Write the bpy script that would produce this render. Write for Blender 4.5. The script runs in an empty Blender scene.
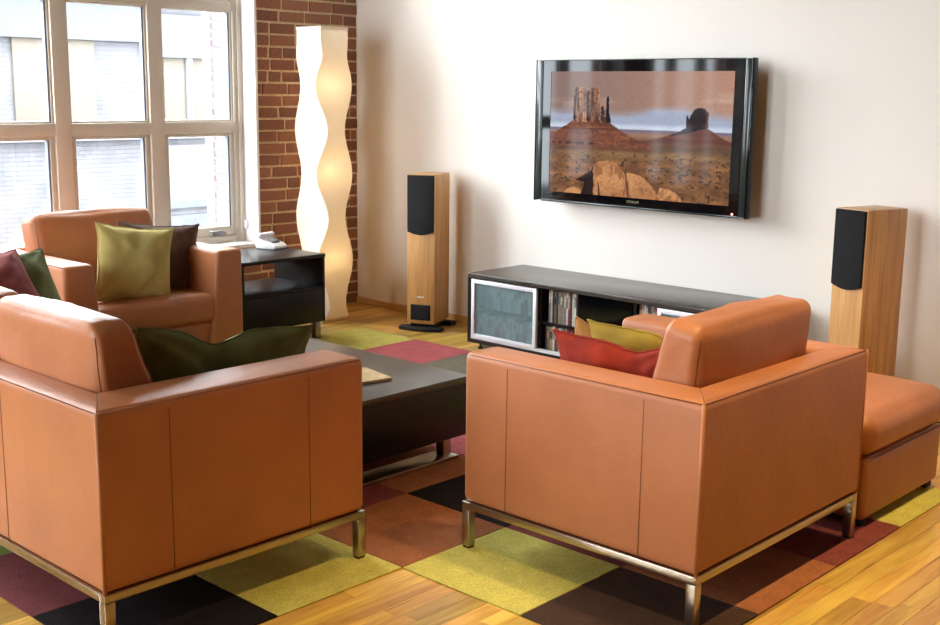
import bpy, bmesh, math, random
import numpy as np
from mathutils import Vector, Matrix, noise as mnoise
from mathutils.bvhtree import BVHTree

sc = bpy.context.scene
C = sc.collection
random.seed(7)
PI = math.pi
TRACK_W = 30.0     # watts of each warm ceiling lamp

# ------------------------------------------------------------------ camera
CAM = Vector((6.3165, -5.5983, 1.515))
RGT = Vector((0.730371, 0.682949, 0.011749))
UPV = Vector((-0.134875, 0.127335, 0.982647))
FWD = Vector((-0.669602, 0.719282, -0.185114))
FPX = 1178.27
cd = bpy.data.cameras.new('camera')
cam = bpy.data.objects.new('camera', cd); C.objects.link(cam)
cd.sensor_width = 36.0; cd.lens = FPX / 940.0 * 36.0; cd.clip_start = 0.05; cd.clip_end = 200
m = Matrix.Identity(4)
for i in range(3):
    m[i][0] = RGT[i]; m[i][1] = UPV[i]; m[i][2] = -FWD[i]; m[i][3] = CAM[i]
cam.matrix_world = m
sc.camera = cam

# ------------------------------------------------------------------ world (bright overcast sky), exposure
w = bpy.data.worlds.new('overcast_sky'); sc.world = w; w.use_nodes = True
bg = w.node_tree.nodes['Background']
bg.inputs['Color'].default_value = (0.86, 0.93, 1.0, 1); bg.inputs['Strength'].default_value = 9.0
sc.view_settings.view_transform = 'Standard'; sc.view_settings.look = 'None'
sc.view_settings.gamma = 1.0; sc.view_settings.use_curve_mapping = False
EXPO = 1.6
sc.view_settings.exposure = EXPO
sc.cycles.use_denoising = True
sc.cycles.max_bounces = 10; sc.cycles.diffuse_bounces = 6; sc.cycles.transparent_max_bounces = 12
sc.cycles.sample_clamp_indirect = 8.0

# room: wall_left is the plane x=0, wall_back (television wall) the plane y=0
RX, RY, RZ = 8.6, -8.2, 3.7
WIN_LEFT = [(-3.42, -0.90), (-5.50, -3.90)]     # y ranges of the windows in wall_left
WIN_Z = (0.513, 3.36)
WIN_FRONT = [(1.1, 2.3), (2.5, 3.7)]                           # x ranges in wall_front

def portal(loc, rot, sx, sy):
    ld = bpy.data.lights.new('daylight_portal', 'AREA'); ld.shape = 'RECTANGLE'; ld.size = sx; ld.size_y = sy
    ld.cycles.is_portal = True
    o = bpy.data.objects.new('daylight_portal', ld); C.objects.link(o); o.location = loc; o.rotation_euler = rot
for y0, y1 in WIN_LEFT:
    portal((-0.30, (y0+y1)/2, sum(WIN_Z)/2), (0, -PI/2, 0), WIN_Z[1]-WIN_Z[0], y1-y0)
for x0, x1 in WIN_FRONT:
    portal(((x0+x1)/2, RY-0.3, sum(WIN_Z)/2), (PI/2, 0, 0), x1-x0, WIN_Z[1]-WIN_Z[0])

# ------------------------------------------------------------------ materials
def lin(c):
    return tuple(((v/255)/12.92 if v/255 <= 0.04045 else ((v/255+0.055)/1.055)**2.4) for v in c)
class NT:
    def __init__(s, name):
        s.m = bpy.data.materials.new(name); s.m.use_nodes = True
        s.t = s.m.node_tree; s.N = s.t.nodes; s.L = s.t.links
        s.b = s.N['Principled BSDF']; s.out = s.N['Material Output']
    def n(s, typ, **kw):
        x = s.N.new(typ)
        for k, v in kw.items():
            if k in x.inputs.keys(): x.inputs[k].default_value = v
            else: setattr(x, k, v)
        return x
    def l(s, a, b): s.L.new(a, b)
    def ramp(s, fac, stops):
        r = s.N.new('ShaderNodeValToRGB'); e = r.color_ramp.elements
        while len(e) < len(stops): e.new(0.5)
        for el, (p, c) in zip(e, stops): el.position = p; el.color = (*c, 1)
        s.l(fac, r.inputs['Fac']); return r
    def coords(s, scale=(1, 1, 1), kind='Object'):
        tc = s.n('ShaderNodeTexCoord'); mp = s.n('ShaderNodeMapping'); mp.inputs['Scale'].default_value = scale
        s.l(tc.outputs[kind], mp.inputs['Vector']); return mp.outputs['Vector']
    def bump(s, h, strength, dist=0.01):
        b = s.n('ShaderNodeBump', Strength=strength, Distance=dist)
        s.l(h, b.inputs['Height']); s.l(b.outputs['Normal'], s.b.inputs['Normal'])

def plain(name, rgb, rough=0.5, metal=0.0, var=0.0, scale=20, bump=0.0, bscale=200, spec=0.5):
    k = NT(name); c = lin(rgb)
    k.b.inputs['Base Color'].default_value = (*c, 1); k.b.inputs['Roughness'].default_value = rough
    k.b.inputs['Metallic'].default_value = metal; k.b.inputs['Specular IOR Level'].default_value = spec
    v = k.coords()
    if var > 0:
        nz = k.n('ShaderNodeTexNoise', Scale=scale, Detail=4.0); k.l(v, nz.inputs['Vector'])
        r = k.ramp(nz.outputs['Fac'], [(0.25, tuple(x*(1-var) for x in c)), (0.75, tuple(min(1, x*(1+var)) for x in c))])
        k.l(r.outputs['Color'], k.b.inputs['Base Color'])
    if bump > 0:
        nb = k.n('ShaderNodeTexNoise', Scale=bscale, Detail=3.0); k.l(v, nb.inputs['Vector'])
        k.bump(nb.outputs['Fac'], bump)
    return k.m

def leather(name, rgb):
    k = NT(name); c = lin(rgb); v = k.coords()
    nz = k.n('ShaderNodeTexNoise', Scale=5.0, Detail=5.0); k.l(v, nz.inputs['Vector'])
    r = k.ramp(nz.outputs['Fac'], [(0.3, tuple(x*0.90 for x in c)), (0.7, tuple(x*1.08 for x in c))])
    k.l(r.outputs['Color'], k.b.inputs['Base Color'])
    k.b.inputs['Roughness'].default_value = 0.45; k.b.inputs['Specular IOR Level'].default_value = 0.45
    vo = k.n('ShaderNodeTexVoronoi', Scale=420.0); k.l(v, vo.inputs['Vector'])
    n2 = k.n('ShaderNodeTexNoise', Scale=28.0, Detail=4.0); k.l(v, n2.inputs['Vector'])
    mx = k.n('ShaderNodeMath', operation='MULTIPLY_ADD'); mx.inputs[1].default_value = 0.10
    k.l(vo.outputs['Distance'], mx.inputs[0]); k.l(n2.outputs['Fac'], mx.inputs[2])
    k.bump(mx.outputs[0], 0.10, 0.02)
    return k.m

def fabric(name, rgb, rgb2=None):
    k = NT(name); c = lin(rgb); c2 = lin(rgb2) if rgb2 else tuple(x*0.8 for x in c); v = k.coords()
    nz = k.n('ShaderNodeTexNoise', Scale=9.0, Detail=6.0); k.l(v, nz.inputs['Vector'])
    r = k.ramp(nz.outputs['Fac'], [(0.3, c2), (0.7, c)])
    k.l(r.outputs['Color'], k.b.inputs['Base Color'])
    k.b.inputs['Roughness'].default_value = 0.85; k.b.inputs['Specular IOR Level'].default_value = 0.2
    k.b.inputs['Sheen Weight'].default_value = 0.35; k.b.inputs['Sheen Roughness'].default_value = 0.4
    k.b.inputs['Sheen Tint'].default_value = (*c, 1)
    wv = k.n('ShaderNodeTexNoise', Scale=600.0, Detail=1.0); k.l(v, wv.inputs['Vector'])
    k.bump(wv.outputs['Fac'], 0.25, 0.004)
    return k.m

def carpet(name, rgb):
    k = NT(name); c = lin(rgb); v = k.coords()
    nz = k.n('ShaderNodeTexNoise', Scale=260.0, Detail=3.0); k.l(v, nz.inputs['Vector'])
    n2 = k.n('ShaderNodeTexNoise', Scale=14.0, Detail=3.0); k.l(v, n2.inputs['Vector'])
    ad = k.n('ShaderNodeMath', operation='MULTIPLY_ADD'); ad.inputs[1].default_value = 0.35
    k.l(n2.outputs['Fac'], ad.inputs[0]); k.l(nz.outputs['Fac'], ad.inputs[2])
    r = k.ramp(ad.outputs[0], [(0.45, tuple(x*0.62 for x in c)), (0.95, tuple(min(1, x*1.3) for x in c))])
    k.l(r.outputs['Color'], k.b.inputs['Base Color'])
    k.b.inputs['Roughness'].default_value = 0.95; k.b.inputs['Specular IOR Level'].default_value = 0.1
    k.bump(nz.outputs['Fac'], 0.6, 0.006)
    return k.m

def wood(name, dark, light, stretch=(60, 60, 2.0), rough=0.4, dist=3.0, use_rnd=False, spec=0.5):
    k = NT(name); v = k.coords(stretch); k.b.inputs['Specular IOR Level'].default_value = spec
    if use_rnd:
        oi = k.n('ShaderNodeAttribute', attribute_name='rnd')
        sx = k.n('ShaderNodeSeparateColor'); k.l(oi.outputs['Color'], sx.inputs['Color'])
        ml = k.n('ShaderNodeVectorMath', operation='SCALE', Scale=37.0); k.l(oi.outputs['Color'], ml.inputs[0])
        ad = k.n('ShaderNodeVectorMath', operation='ADD'); k.l(v, ad.inputs[0]); k.l(ml.outputs[0], ad.inputs[1]); v = ad.outputs[0]
    nz = k.n('ShaderNodeTexNoise', Scale=1.0, Detail=6.0, Roughness=0.6, Distortion=dist*0.2); k.l(v, nz.inputs['Vector'])
    r = k.ramp(nz.outputs['Fac'], [(0.28, lin(dark)), (0.62, lin(light))])
    col = r.outputs['Color']
    if use_rnd:
        hs = k.n('ShaderNodeHueSaturation'); k.l(col, hs.inputs['Color'])
        mr = k.n('ShaderNodeMapRange'); mr.inputs['To Min'].default_value = 0.62; mr.inputs['To Max'].default_value = 1.22
        k.l(sx.outputs['Red'], mr.inputs['Value']); k.l(mr.outputs[0], hs.inputs['Value'])
        m2 = k.n('ShaderNodeMapRange'); m2.inputs['To Min'].default_value = 0.485; m2.inputs['To Max'].default_value = 0.508
        k.l(sx.outputs['Green'], m2.inputs['Value']); k.l(m2.outputs[0], hs.inputs['Hue'])
        # darker mineral streaks and knots
        n3 = k.n('ShaderNodeTexNoise', Scale=0.55, Detail=3.0, Distortion=1.5); k.l(v, n3.inputs['Vector'])
        r3 = k.ramp(n3.outputs['Fac'], [(0.62, (1, 1, 1)), (0.74, (0.42, 0.30, 0.22))])
        mm = k.n('ShaderNodeMix', data_type='RGBA', blend_type='MULTIPLY'); mm.inputs['Factor'].default_value = 1.0
        k.l(hs.outputs['Color'], mm.inputs['A']); k.l(r3.outputs['Color'], mm.inputs['B']); col = mm.outputs['Result']
    k.l(col, k.b.inputs['Base Color'])
    k.b.inputs['Roughness'].default_value = rough
    k.bump(nz.outputs['Fac'], 0.06, 0.004)
    return k.m

def obj_random(name, stops, rough=0.9, bump=0.5, bscale=90):
    """base colour picked per object (each brick a colour of its own) with fine mottling"""
    k = NT(name); oi = k.n('ShaderNodeObjectInfo')
    r = k.ramp(oi.outputs['Random'], [(p, lin(c)) for p, c in stops])
    v = k.coords(); nz = k.n('ShaderNodeTexNoise', Scale=bscale, Detail=5.0); k.l(v, nz.inputs['Vector'])
    r2 = k.ramp(nz.outputs['Fac'], [(0.3, (0.6, 0.6, 0.6)), (0.7, (1.2, 1.2, 1.2))])
    mm = k.n('ShaderNodeMix', data_type='RGBA', blend_type='MULTIPLY'); mm.inputs['Factor'].default_value = 0.8
    k.l(r.outputs['Color'], mm.inputs['A']); k.l(r2.outputs['Color'], mm.inputs['B'])
    k.l(mm.outputs['Result'], k.b.inputs['Base Color']); k.b.inputs['Roughness'].default_value = rough
    k.bump(nz.outputs['Fac'], bump, 0.006)
    return k.m

def brick_tex(name, c1, c2, mortar, w_=0.21, h_=0.0775, swap=True):
    k = NT(name)
    tc = k.n('ShaderNodeTexCoord'); sp = k.n('ShaderNodeSeparateXYZ'); cb = k.n('ShaderNodeCombineXYZ')
    k.l(tc.outputs['Object'], sp.inputs[0]); k.l(sp.outputs['Y' if swap else 'X'], cb.inputs['X']); k.l(sp.outputs['Z'], cb.inputs['Y'])
    b = k.n('ShaderNodeTexBrick', Scale=1.0); b.inputs['Brick Width'].default_value = w_; b.inputs['Row Height'].default_value = h_
    b.inputs['Mortar Size'].default_value = 0.006
    b.inputs['Color1'].default_value = (*lin(c1), 1); b.inputs['Color2'].default_value = (*lin(c2), 1); b.inputs['Mortar'].default_value = (*lin(mortar), 1)
    k.l(cb.outputs[0], b.inputs['Vector'])
    nz = k.n('ShaderNodeTexNoise', Scale=2.5, Detail=6.0); k.l(tc.outputs['Object'], nz.inputs['Vector'])
    r = k.ramp(nz.outputs['Fac'], [(0.3, (0.72, 0.72, 0.72)), (0.7, (1.1, 1.1, 1.1))])
    mm = k.n('ShaderNodeMix', data_type='RGBA', blend_type='MULTIPLY'); mm.inputs['Factor'].default_value = 1.0
    k.l(b.outputs['Color'], mm.inputs['A']); k.l(r.outputs['Color'], mm.inputs['B'])
    k.l(mm.outputs['Result'], k.b.inputs['Base Color']); k.b.inputs['Roughness'].default_value = 0.95
    iv = k.n('ShaderNodeMath', operation='SUBTRACT'); iv.inputs[0].default_value = 1.0; k.l(b.outputs['Fac'], iv.inputs[1])
    k.bump(iv.outputs[0], 0.5, 0.01)
    return k.m

def glass_pane(name):
    k = NT(name)
    tr = k.n('ShaderNodeBsdfTransparent'); tr.inputs['Color'].default_value = (0.985, 0.99, 0.99, 1)
    gl = k.n('ShaderNodeBsdfGlossy', Roughness=0.01); lw = k.n('ShaderNodeLayerWeight', Blend=0.5)
    pw = k.n('ShaderNodeMath', operation='POWER'); pw.inputs[1].default_value = 5.0; k.l(lw.outputs['Facing'], pw.inputs[0])
    fr = k.n('ShaderNodeMath', operation='MULTIPLY_ADD'); fr.inputs[1].default_value = 0.92; fr.inputs[2].default_value = 0.03; k.l(pw.outputs[0], fr.inputs[0])
    mx = k.n('ShaderNodeMixShader'); k.l(fr.outputs[0], mx.inputs[0]); k.l(tr.outputs[0], mx.inputs[1]); k.l(gl.outputs[0], mx.inputs[2])
    k.l(mx.outputs[0], k.out.inputs['Surface']); return k.m

def frosted(name):
    k = NT(name)
    df = k.n('ShaderNodeBsdfDiffuse'); df.inputs['Color'].default_value = (*lin((140, 164, 168)), 1)
    rf = k.n('ShaderNodeBsdfRefraction', Roughness=0.14, IOR=1.06); rf.inputs['Color'].default_value = (0.86, 0.95, 0.96, 1)
    gl = k.n('ShaderNodeBsdfGlossy', Roughness=0.25); gl.inputs['Color'].default_value = (0.8, 0.85, 0.86, 1)
    m1 = k.n('ShaderNodeMixShader'); m1.inputs[0].default_value = 0.66; k.l(df.outputs[0], m1.inputs[1]); k.l(rf.outputs[0], m1.inputs[2])
    m2 = k.n('ShaderNodeMixShader'); m2.inputs[0].default_value = 0.10; k.l(m1.outputs[0], m2.inputs[1]); k.l(gl.outputs[0], m2.inputs[2])
    k.l(m2.outputs[0], k.out.inputs['Surface']); return k.m

def shade_mat(name):
    k = NT(name)
    df = k.n('ShaderNodeBsdfDiffuse'); df.inputs['Color'].default_value = (0.88, 0.85, 0.80, 1)
    tl = k.n('ShaderNodeBsdfTranslucent'); tl.inputs['Color'].default_value = (0.85, 0.72, 0.50, 1)
    v = k.coords((1, 1, 1)); nz = k.n('ShaderNodeTexNoise', Scale=160.0, Detail=3.0); k.l(v, nz.inputs['Vector'])
    bp = k.n('ShaderNodeBump', Strength=0.08, Distance=0.004); k.l(nz.outputs['Fac'], bp.inputs['Height'])
    k.l(bp.outputs['Normal'], df.inputs['Normal'])
    mx = k.n('ShaderNodeMixShader'); mx.inputs[0].default_value = 0.45; k.l(df.outputs[0], mx.inputs[1]); k.l(tl.outputs[0], mx.inputs[2])
    k.l(mx.outputs[0], k.out.inputs['Surface']); return k.m

def screen_mat(name, strength):
    k = NT(name); at = k.n('ShaderNodeAttribute', attribute_name='picture')
    k.b.inputs['Base Color'].default_value = (0.004, 0.004, 0.006, 1); k.b.inputs['Roughness'].default_value = 0.06
    k.b.inputs['Specular IOR Level'].default_value = 0.05
    k.l(at.outputs['Color'], k.b.inputs['Emission Color']); k.b.inputs['Emission Strength'].default_value = strength
    return k.m

M = {}
M['leather'] = leather('tan_leather', (176, 110, 68))
M['seam'] = plain('leather_seam', (128, 74, 44), 0.6, var=0.1)
M['chrome'] = plain('brushed_steel', (176, 166, 148), 0.28, metal=1.0, var=0.05, scale=80)
M['floor_wood'] = wood('floor_wood', (178, 128, 46), (226, 186, 92), (26, 2.0, 26), 0.30, use_rnd=True)
M['subfloor'] = plain('subfloor', (70, 44, 24), 0.9, var=0.2)
M['wall'] = plain('wall_paint', (238, 231, 220), 0.75, var=0.015, scale=3, bump=0.06, bscale=120)
M['ceiling'] = plain('ceiling_concrete', (104, 100, 96), 0.9, var=0.05, scale=4, bump=0.05)
M['base'] = wood('baseboard_wood', (196, 150, 92), (226, 188, 128), (2, 60, 60), 0.45)
M['mortar'] = plain('mortar', (214, 190, 152), 0.95, var=0.2, scale=40, bump=0.8, bscale=120)
M['brick'] = obj_random('red_brick', [(0.0, (132, 88, 70)), (0.35, (148, 98, 76)), (0.65, (162, 110, 82)), (0.85, (118, 80, 66)), (1.0, (172, 118, 86))])
M['brickwall'] = brick_tex('brick_wall', (140, 78, 56), (120, 66, 50), (186, 160, 124))
M['brickwall_x'] = brick_tex('brick_wall_front', (140, 78, 56), (120, 66, 50), (186, 160, 124), swap=False)
M['winframe'] = plain('window_frame_paint', (198, 187, 171), 0.5, var=0.03)
M['jamb'] = plain('jamb_paint', (232, 226, 222), 0.55, var=0.02)
M['gasket'] = plain('glazing_gasket', (112, 120, 134), 0.5, var=0.05)
M['glass'] = glass_pane('window_glass')
M['black_wood'] = wood('black_stained_wood', (18, 16, 15), (33, 28, 26), (40, 3, 40), 0.32, spec=0.3)
M['table_top'] = wood('dark_brown_top', (40, 34, 28), (62, 54, 45), (3, 40, 40), 0.30, spec=0.9)
M['black_matte'] = plain('black_matte', (14, 14, 15), 0.7, var=0.1)
M['cloth_black'] = plain('grille_cloth', (17, 17, 19), 0.95, var=0.3, scale=400, bump=0.5, bscale=900)
M['aluminium'] = plain('aluminium', (232, 230, 236), 0.4, metal=0.2, var=0.02)
M['frost'] = frosted('frosted_glass')
M['spk_wood'] = wood('maple_veneer', (176, 124, 70), (214, 162, 100), (50, 50, 2.2), 0.38)
M['spk_side'] = wood('maple_veneer_side', (168, 118, 66), (202, 152, 92), (50, 50, 2.2), 0.38)
M['shade'] = shade_mat('lamp_shade_fabric')
M['white_plastic'] = plain('white_plastic', (232, 232, 234), 0.3, var=0.01)
M['grey_plastic'] = plain('grey_plastic', (120, 122, 124), 0.35, var=0.03)
M['tv_gloss'] = plain('tv_gloss_black', (8, 8, 11), 0.05, var=0.05, spec=0.22)
M['tv_glass'] = plain('tv_side_glass', (40, 48, 46), 0.16, var=0.1, scale=6)
M['paper'] = plain('paper', (214, 196, 160), 0.7, var=0.08)
M['cover'] = plain('magazine_cover', (188, 158, 108), 0.4, var=0.35, scale=25)

# ------------------------------------------------------------------ mesh helpers
class MB:
    def __init__(s): s.v = []; s.f = []
    def add(s, vs, fs):
        o = len(s.v); s.v += [tuple(x) for x in vs]; s.f += [tuple(i+o for i in f) for f in fs]; return s
    def box(s, x0, x1, y0, y1, z0, z1):
        vs = [(x, y, z) for z in (z0, z1) for y in (y0, y1) for x in (x0, x1)]
        return s.add(vs, [(0, 2, 3, 1), (4, 5, 7, 6), (0, 1, 5, 4), (2, 6, 7, 3), (0, 4, 6, 2), (1, 3, 7, 5)])
    def tube(s, pts, r, n=8, closed=False):
        pts = [Vector(p) for p in pts]; L = len(pts); rings = []
        for i, p in enumerate(pts):
            a = pts[(i-1) % L] if (closed or i > 0) else p; b = pts[(i+1) % L] if (closed or i < L-1) else p
            t = (b-a).normalized(); q = t.orthogonal().normalized() if abs(t.z) > 0.95 else t.cross(Vector((0, 0, 1))).normalized()
            k = t.cross(q)
            rings.append([p + r*(math.cos(2*PI*j/n)*q + math.sin(2*PI*j/n)*k) for j in range(n)])
        o = [x for g in rings for x in g]; fs = []
        for i in range(L if closed else L-1):
            for j in range(n):
                fs.append((i*n+j, i*n+(j+1) % n, ((i+1) % L)*n+(j+1) % n, ((i+1) % L)*n+j))
        if not closed:
            fs.append(tuple(range(n))[::-1]); fs.append(tuple((L-1)*n+j for j in range(n)))
        return s.add(o, fs)
    def lathe(s, prof, n=20, c=(0, 0, 0)):
        o = [(c[0]+r*math.cos(2*PI*j/n), c[1]+r*math.sin(2*PI*j/n), c[2]+z) for r, z in prof for j in range(n)]; fs = []
        for i in range(len(prof)-1):
            for j in range(n): fs.append((i*n+j, i*n+(j+1) % n, (i+1)*n+(j+1) % n, (i+1)*n+j))
        fs.append(tuple(range(n))[::-1]); fs.append(tuple((len(prof)-1)*n+j for j in range(n)))
        return s.add(o, fs)
    def mesh(s, name, mat=None, smooth=False):
        me = bpy.data.meshes.new(name); me.from_pydata(s.v, [], s.f); me.update()
        bm = bmesh.new(); bm.from_mesh(me); bmesh.ops.recalc_face_normals(bm, faces=bm.faces); bm.to_mesh(me); bm.free()
        if mat: me.materials.append(M[mat] if isinstance(mat, str) else mat)
        if smooth: me.polygons.foreach_set('use_smooth', [True]*len(me.polygons))
        return me
    def build(s, name, mat, parent=None, smooth=False, bevel=0, seg=2, loc=None):
        me = s.mesh(name, mat, smooth)
        if bevel: bevel_mesh(me, bevel, seg)
        return link(name, me, parent, loc)

def bevel_mesh(me, r, seg=2, skip=None):
    bm = bmesh.new(); bm.from_mesh(me)
    ed = [e for e in bm.edges if len(e.link_faces) == 2 and e.calc_face_angle(0) > 0.3 and not (skip and skip(e))]
    bmesh.ops.bevel(bm, geom=ed, offset=r, segments=seg, profile=0.5, affect='EDGES', clamp_overlap=True)
    for f in bm.faces: f.smooth = True
    bm.to_mesh(me); bm.free()
    me.set_sharp_from_angle(angle=math.radians(40))

def link(name, me, parent=None, loc=None):
    o = bpy.data.objects.new(name, me); C.objects.link(o)
    if parent: o.parent = parent
    if loc: o.location = loc
    return o
def tag(o, label, cat, group=None):
    o['label'] = label; o['category'] = cat
    if group: o['group'] = group
    return o
def thing(name, label, cat, loc=(0, 0, 0), rz=0, group=None):
    o = bpy.data.objects.new(name, None); C.objects.link(o); o.location = loc; o.rotation_euler = (0, 0, rz)
    o.empty_display_size = 0.1
    return tag(o, label, cat, group)
def struct(o): o['kind'] = 'structure'; return o

def rbox(sx, sy, sz, r, puff=(0, 0, 0), n=8, seg=4, wob=0.0, seed=0, wscale=4.0):
    """rounded box with swollen faces (cushions): returns (verts, faces), centred"""
    h = (sx/2, sy/2, sz/2)
    def axis(hh):
        inner = hh - r; a = [-hh + r*i/seg for i in range(seg)]
        a += [-inner + 2*inner*i/n for i in range(n+1)] + [inner + r*(i+1)/seg for i in range(seg)]
        return a
    A = [axis(x) for x in h]; N = len(A[0]); idx = {}; vs = []; fs = []
    def vid(i, j, k):
        key = (i, j, k)
        if key in idx: return idx[key]
        p = Vector((A[0][i], A[1][j], A[2][k]))
        c = Vector([max(-(h[a]-r), min(h[a]-r, p[a])) for a in range(3)]); d = p - c
        if d.length > 1e-9: d = d.normalized()*r
        q = c + d; u = [p[a]/h[a] for a in range(3)]
        for a in range(3):
            b, e = (a+1) % 3, (a+2) % 3
            q[a] += math.copysign(abs(u[a])**3, u[a])*puff[a]*(1-u[b]**2)*(1-u[e]**2)
        if wob:
            nn = mnoise.noise_vector(q*wscale + Vector((seed*7.3, seed*3.1, 0)))
            n2 = mnoise.noise_vector(q*wscale*3.1 + Vector((seed*1.3, 0, seed*5.1)))
            q += nn*wob + n2*wob*0.45
        idx[key] = len(vs); vs.append(q); return idx[key]
    R = range(N-1)
    for i in R:
        for j in R:
            fs.append((vid(i, j, 0), vid(i, j+1, 0), vid(i+1, j+1, 0), vid(i+1, j, 0)))
            fs.append((vid(i, j, N-1), vid(i+1, j, N-1), vid(i+1, j+1, N-1), vid(i, j+1, N-1)))
            fs.append((vid(i, 0, j), vid(i+1, 0, j), vid(i+1, 0, j+1), vid(i, 0, j+1)))
            fs.append((vid(i, N-1, j), vid(i, N-1, j+1), vid(i+1, N-1, j+1), vid(i+1, N-1, j)))
            fs.append((vid(0, i, j), vid(0, i, j+1), vid(0, i+1, j+1), vid(0, i+1, j)))
            fs.append((vid(N-1, i, j), vid(N-1, i+1, j), vid(N-1, i+1, j+1), vid(N-1, i, j+1)))
    return vs, fs

def soft(name, mat, parent, size, loc, r=0.03, puff=(0, 0, 0), rot=(0, 0, 0), wob=0.0, seed=0, n=8, wscale=4.0, taper=0.0):
    b = MB(); vv, ff = rbox(*size, r, puff, n=n, wob=wob, seed=seed, wscale=wscale)
    if taper:
        for q in vv: q.x -= taper*max(0, min(1, (q.z/(size[2]/2)+1)/2))*((q.x/(size[0]/2)+1)/2)
    b.add(vv, ff)
    o = b.build(name, mat, parent, smooth=True, loc=loc); o.rotation_euler = rot
    return o

# ------------------------------------------------------------------ the setting
struct(MB().box(-0.35, RX+0.2, RY-0.3, 0.2, RZ, RZ+0.15).build('ceiling', 'ceiling'))
wb = struct(MB().box(-0.35, RX+0.2, 0.0, 0.2, -0.02, RZ).build('wall_back', 'wall'))
struct(MB().box(RX, RX+0.2, RY-0.3, 0.0, -0.02, RZ).build('wall_right', 'brickwall'))
b = MB(); xs = [-0.35] + [v for p in WIN_FRONT for v in p] + [RX]
b.box(-0.35, RX, RY-0.3, RY, -0.02, WIN_Z[0]); b.box(-0.35, RX, RY-0.3, RY, WIN_Z[1], RZ)
for i in range(0, len(xs), 2): b.box(xs[i], xs[i+1], RY-0.3, RY, WIN_Z[0], WIN_Z[1])
struct(b.build('wall_front', 'brickwall_x'))
struct(MB().box(0.0, RX, -0.018, 0.0, 0.0, 0.045).build('baseboard_back', 'base', bevel=0.006))

# brick wall with the windows; its mortar core, and single bricks where the photo shows them
YB = -0.875
wl = MB(); JD = 0.35
wl.box(-JD, -0.007, YB, 0.0, -0.02, RZ)                                  # corner pier core
wl.box(-JD, -0.007, -1.95, YB, -0.02, 0.49)                              # below sill, near part
wl = struct(wl.build('wall_left', 'mortar'))
b = MB(); b.box(-JD, 0, RY-0.3, -1.95, -0.02, 0.49); b.box(-JD, 0, RY-0.3, YB, WIN_Z[1]+0.03, RZ)
ys = sorted([v for p in WIN_LEFT for v in p])
b.box(-JD, 0, RY-0.3, ys[0]-0.02, 0.49, WIN_Z[1]+0.03)
for i in range(1, len(ys)-1, 2): b.box(-JD, 0, ys[i]+0.02, ys[i+1]-0.02, 0.49, WIN_Z[1]+0.03)
b.build('plain_brickwork', 'brickwall', wl)
CH = 0.0775; BH = 0.0635; brick_cache = {}
def brick(y0, y1, z0, parent, rnd, xf=0.0):
    L = round((y1-y0)/0.01)*0.01; key = (L, rnd.randrange(3))
    if key not in brick_cache:
        mb = MB(); mb.box(-0.05, 0, -L/2, L/2, 0, BH)
        me = mb.mesh('brick', 'brick'); bevel_mesh(me, 0.004, 1)
        for v in me.vertices:
            v.co += mnoise.noise_vector(v.co*23 + Vector((key[1]*9, L*50, 0)))*0.003
        brick_cache[key] = me
    o = link('brick', brick_cache[key], parent, (xf + rnd.uniform(-0.003, 0.005), (y0+y1)/2, z0 + rnd.uniform(-0.0015, 0.0015)))
    o.rotation_euler = (rnd.uniform(-0.008, 0.008), 0, rnd.uniform(-0.01, 0.01)); return o
rb = random.Random(3)
J = 0.014
def course(y_lo, y_hi, z, parent, row, xf=0.0):
    y = y_hi - (0.0 if row % 2 == 0 else rb.uniform(0.06, 0.14))
    if row % 2: brick(y+J, y_hi-0.002, z, parent, rb, xf)
    while y - y_lo > 0.02:
        L = rb.choice([0.20, 0.20, 0.21, 0.19, 0.10, 0.20, 0.21]); a = max(y_lo, y-L)
        if a - y_lo < 0.05: a = y_lo
        brick(a, y-J*0.0-0.0, z, parent, rb, xf) if y-a > 0.03 else None
        y = a - J
row = 0; z = 0.006
while z < 2.30:
    course(YB if z > 0.42 else -1.92, -0.004, z, wl, row)
    row += 1; z += CH
mbu = MB()
while z < RZ-0.07:
    y = -0.004 - (row % 2)*0.1
    while y > YB+0.05:
        a = max(YB, y-0.2); mbu.box(-0.05, 0.0, a, y, z, z+BH); y = a-J
    row += 1; z += CH
bu = mbu.build('upper_brickwork', 'brick', wl); bu['kind'] = 'stuff'

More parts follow.
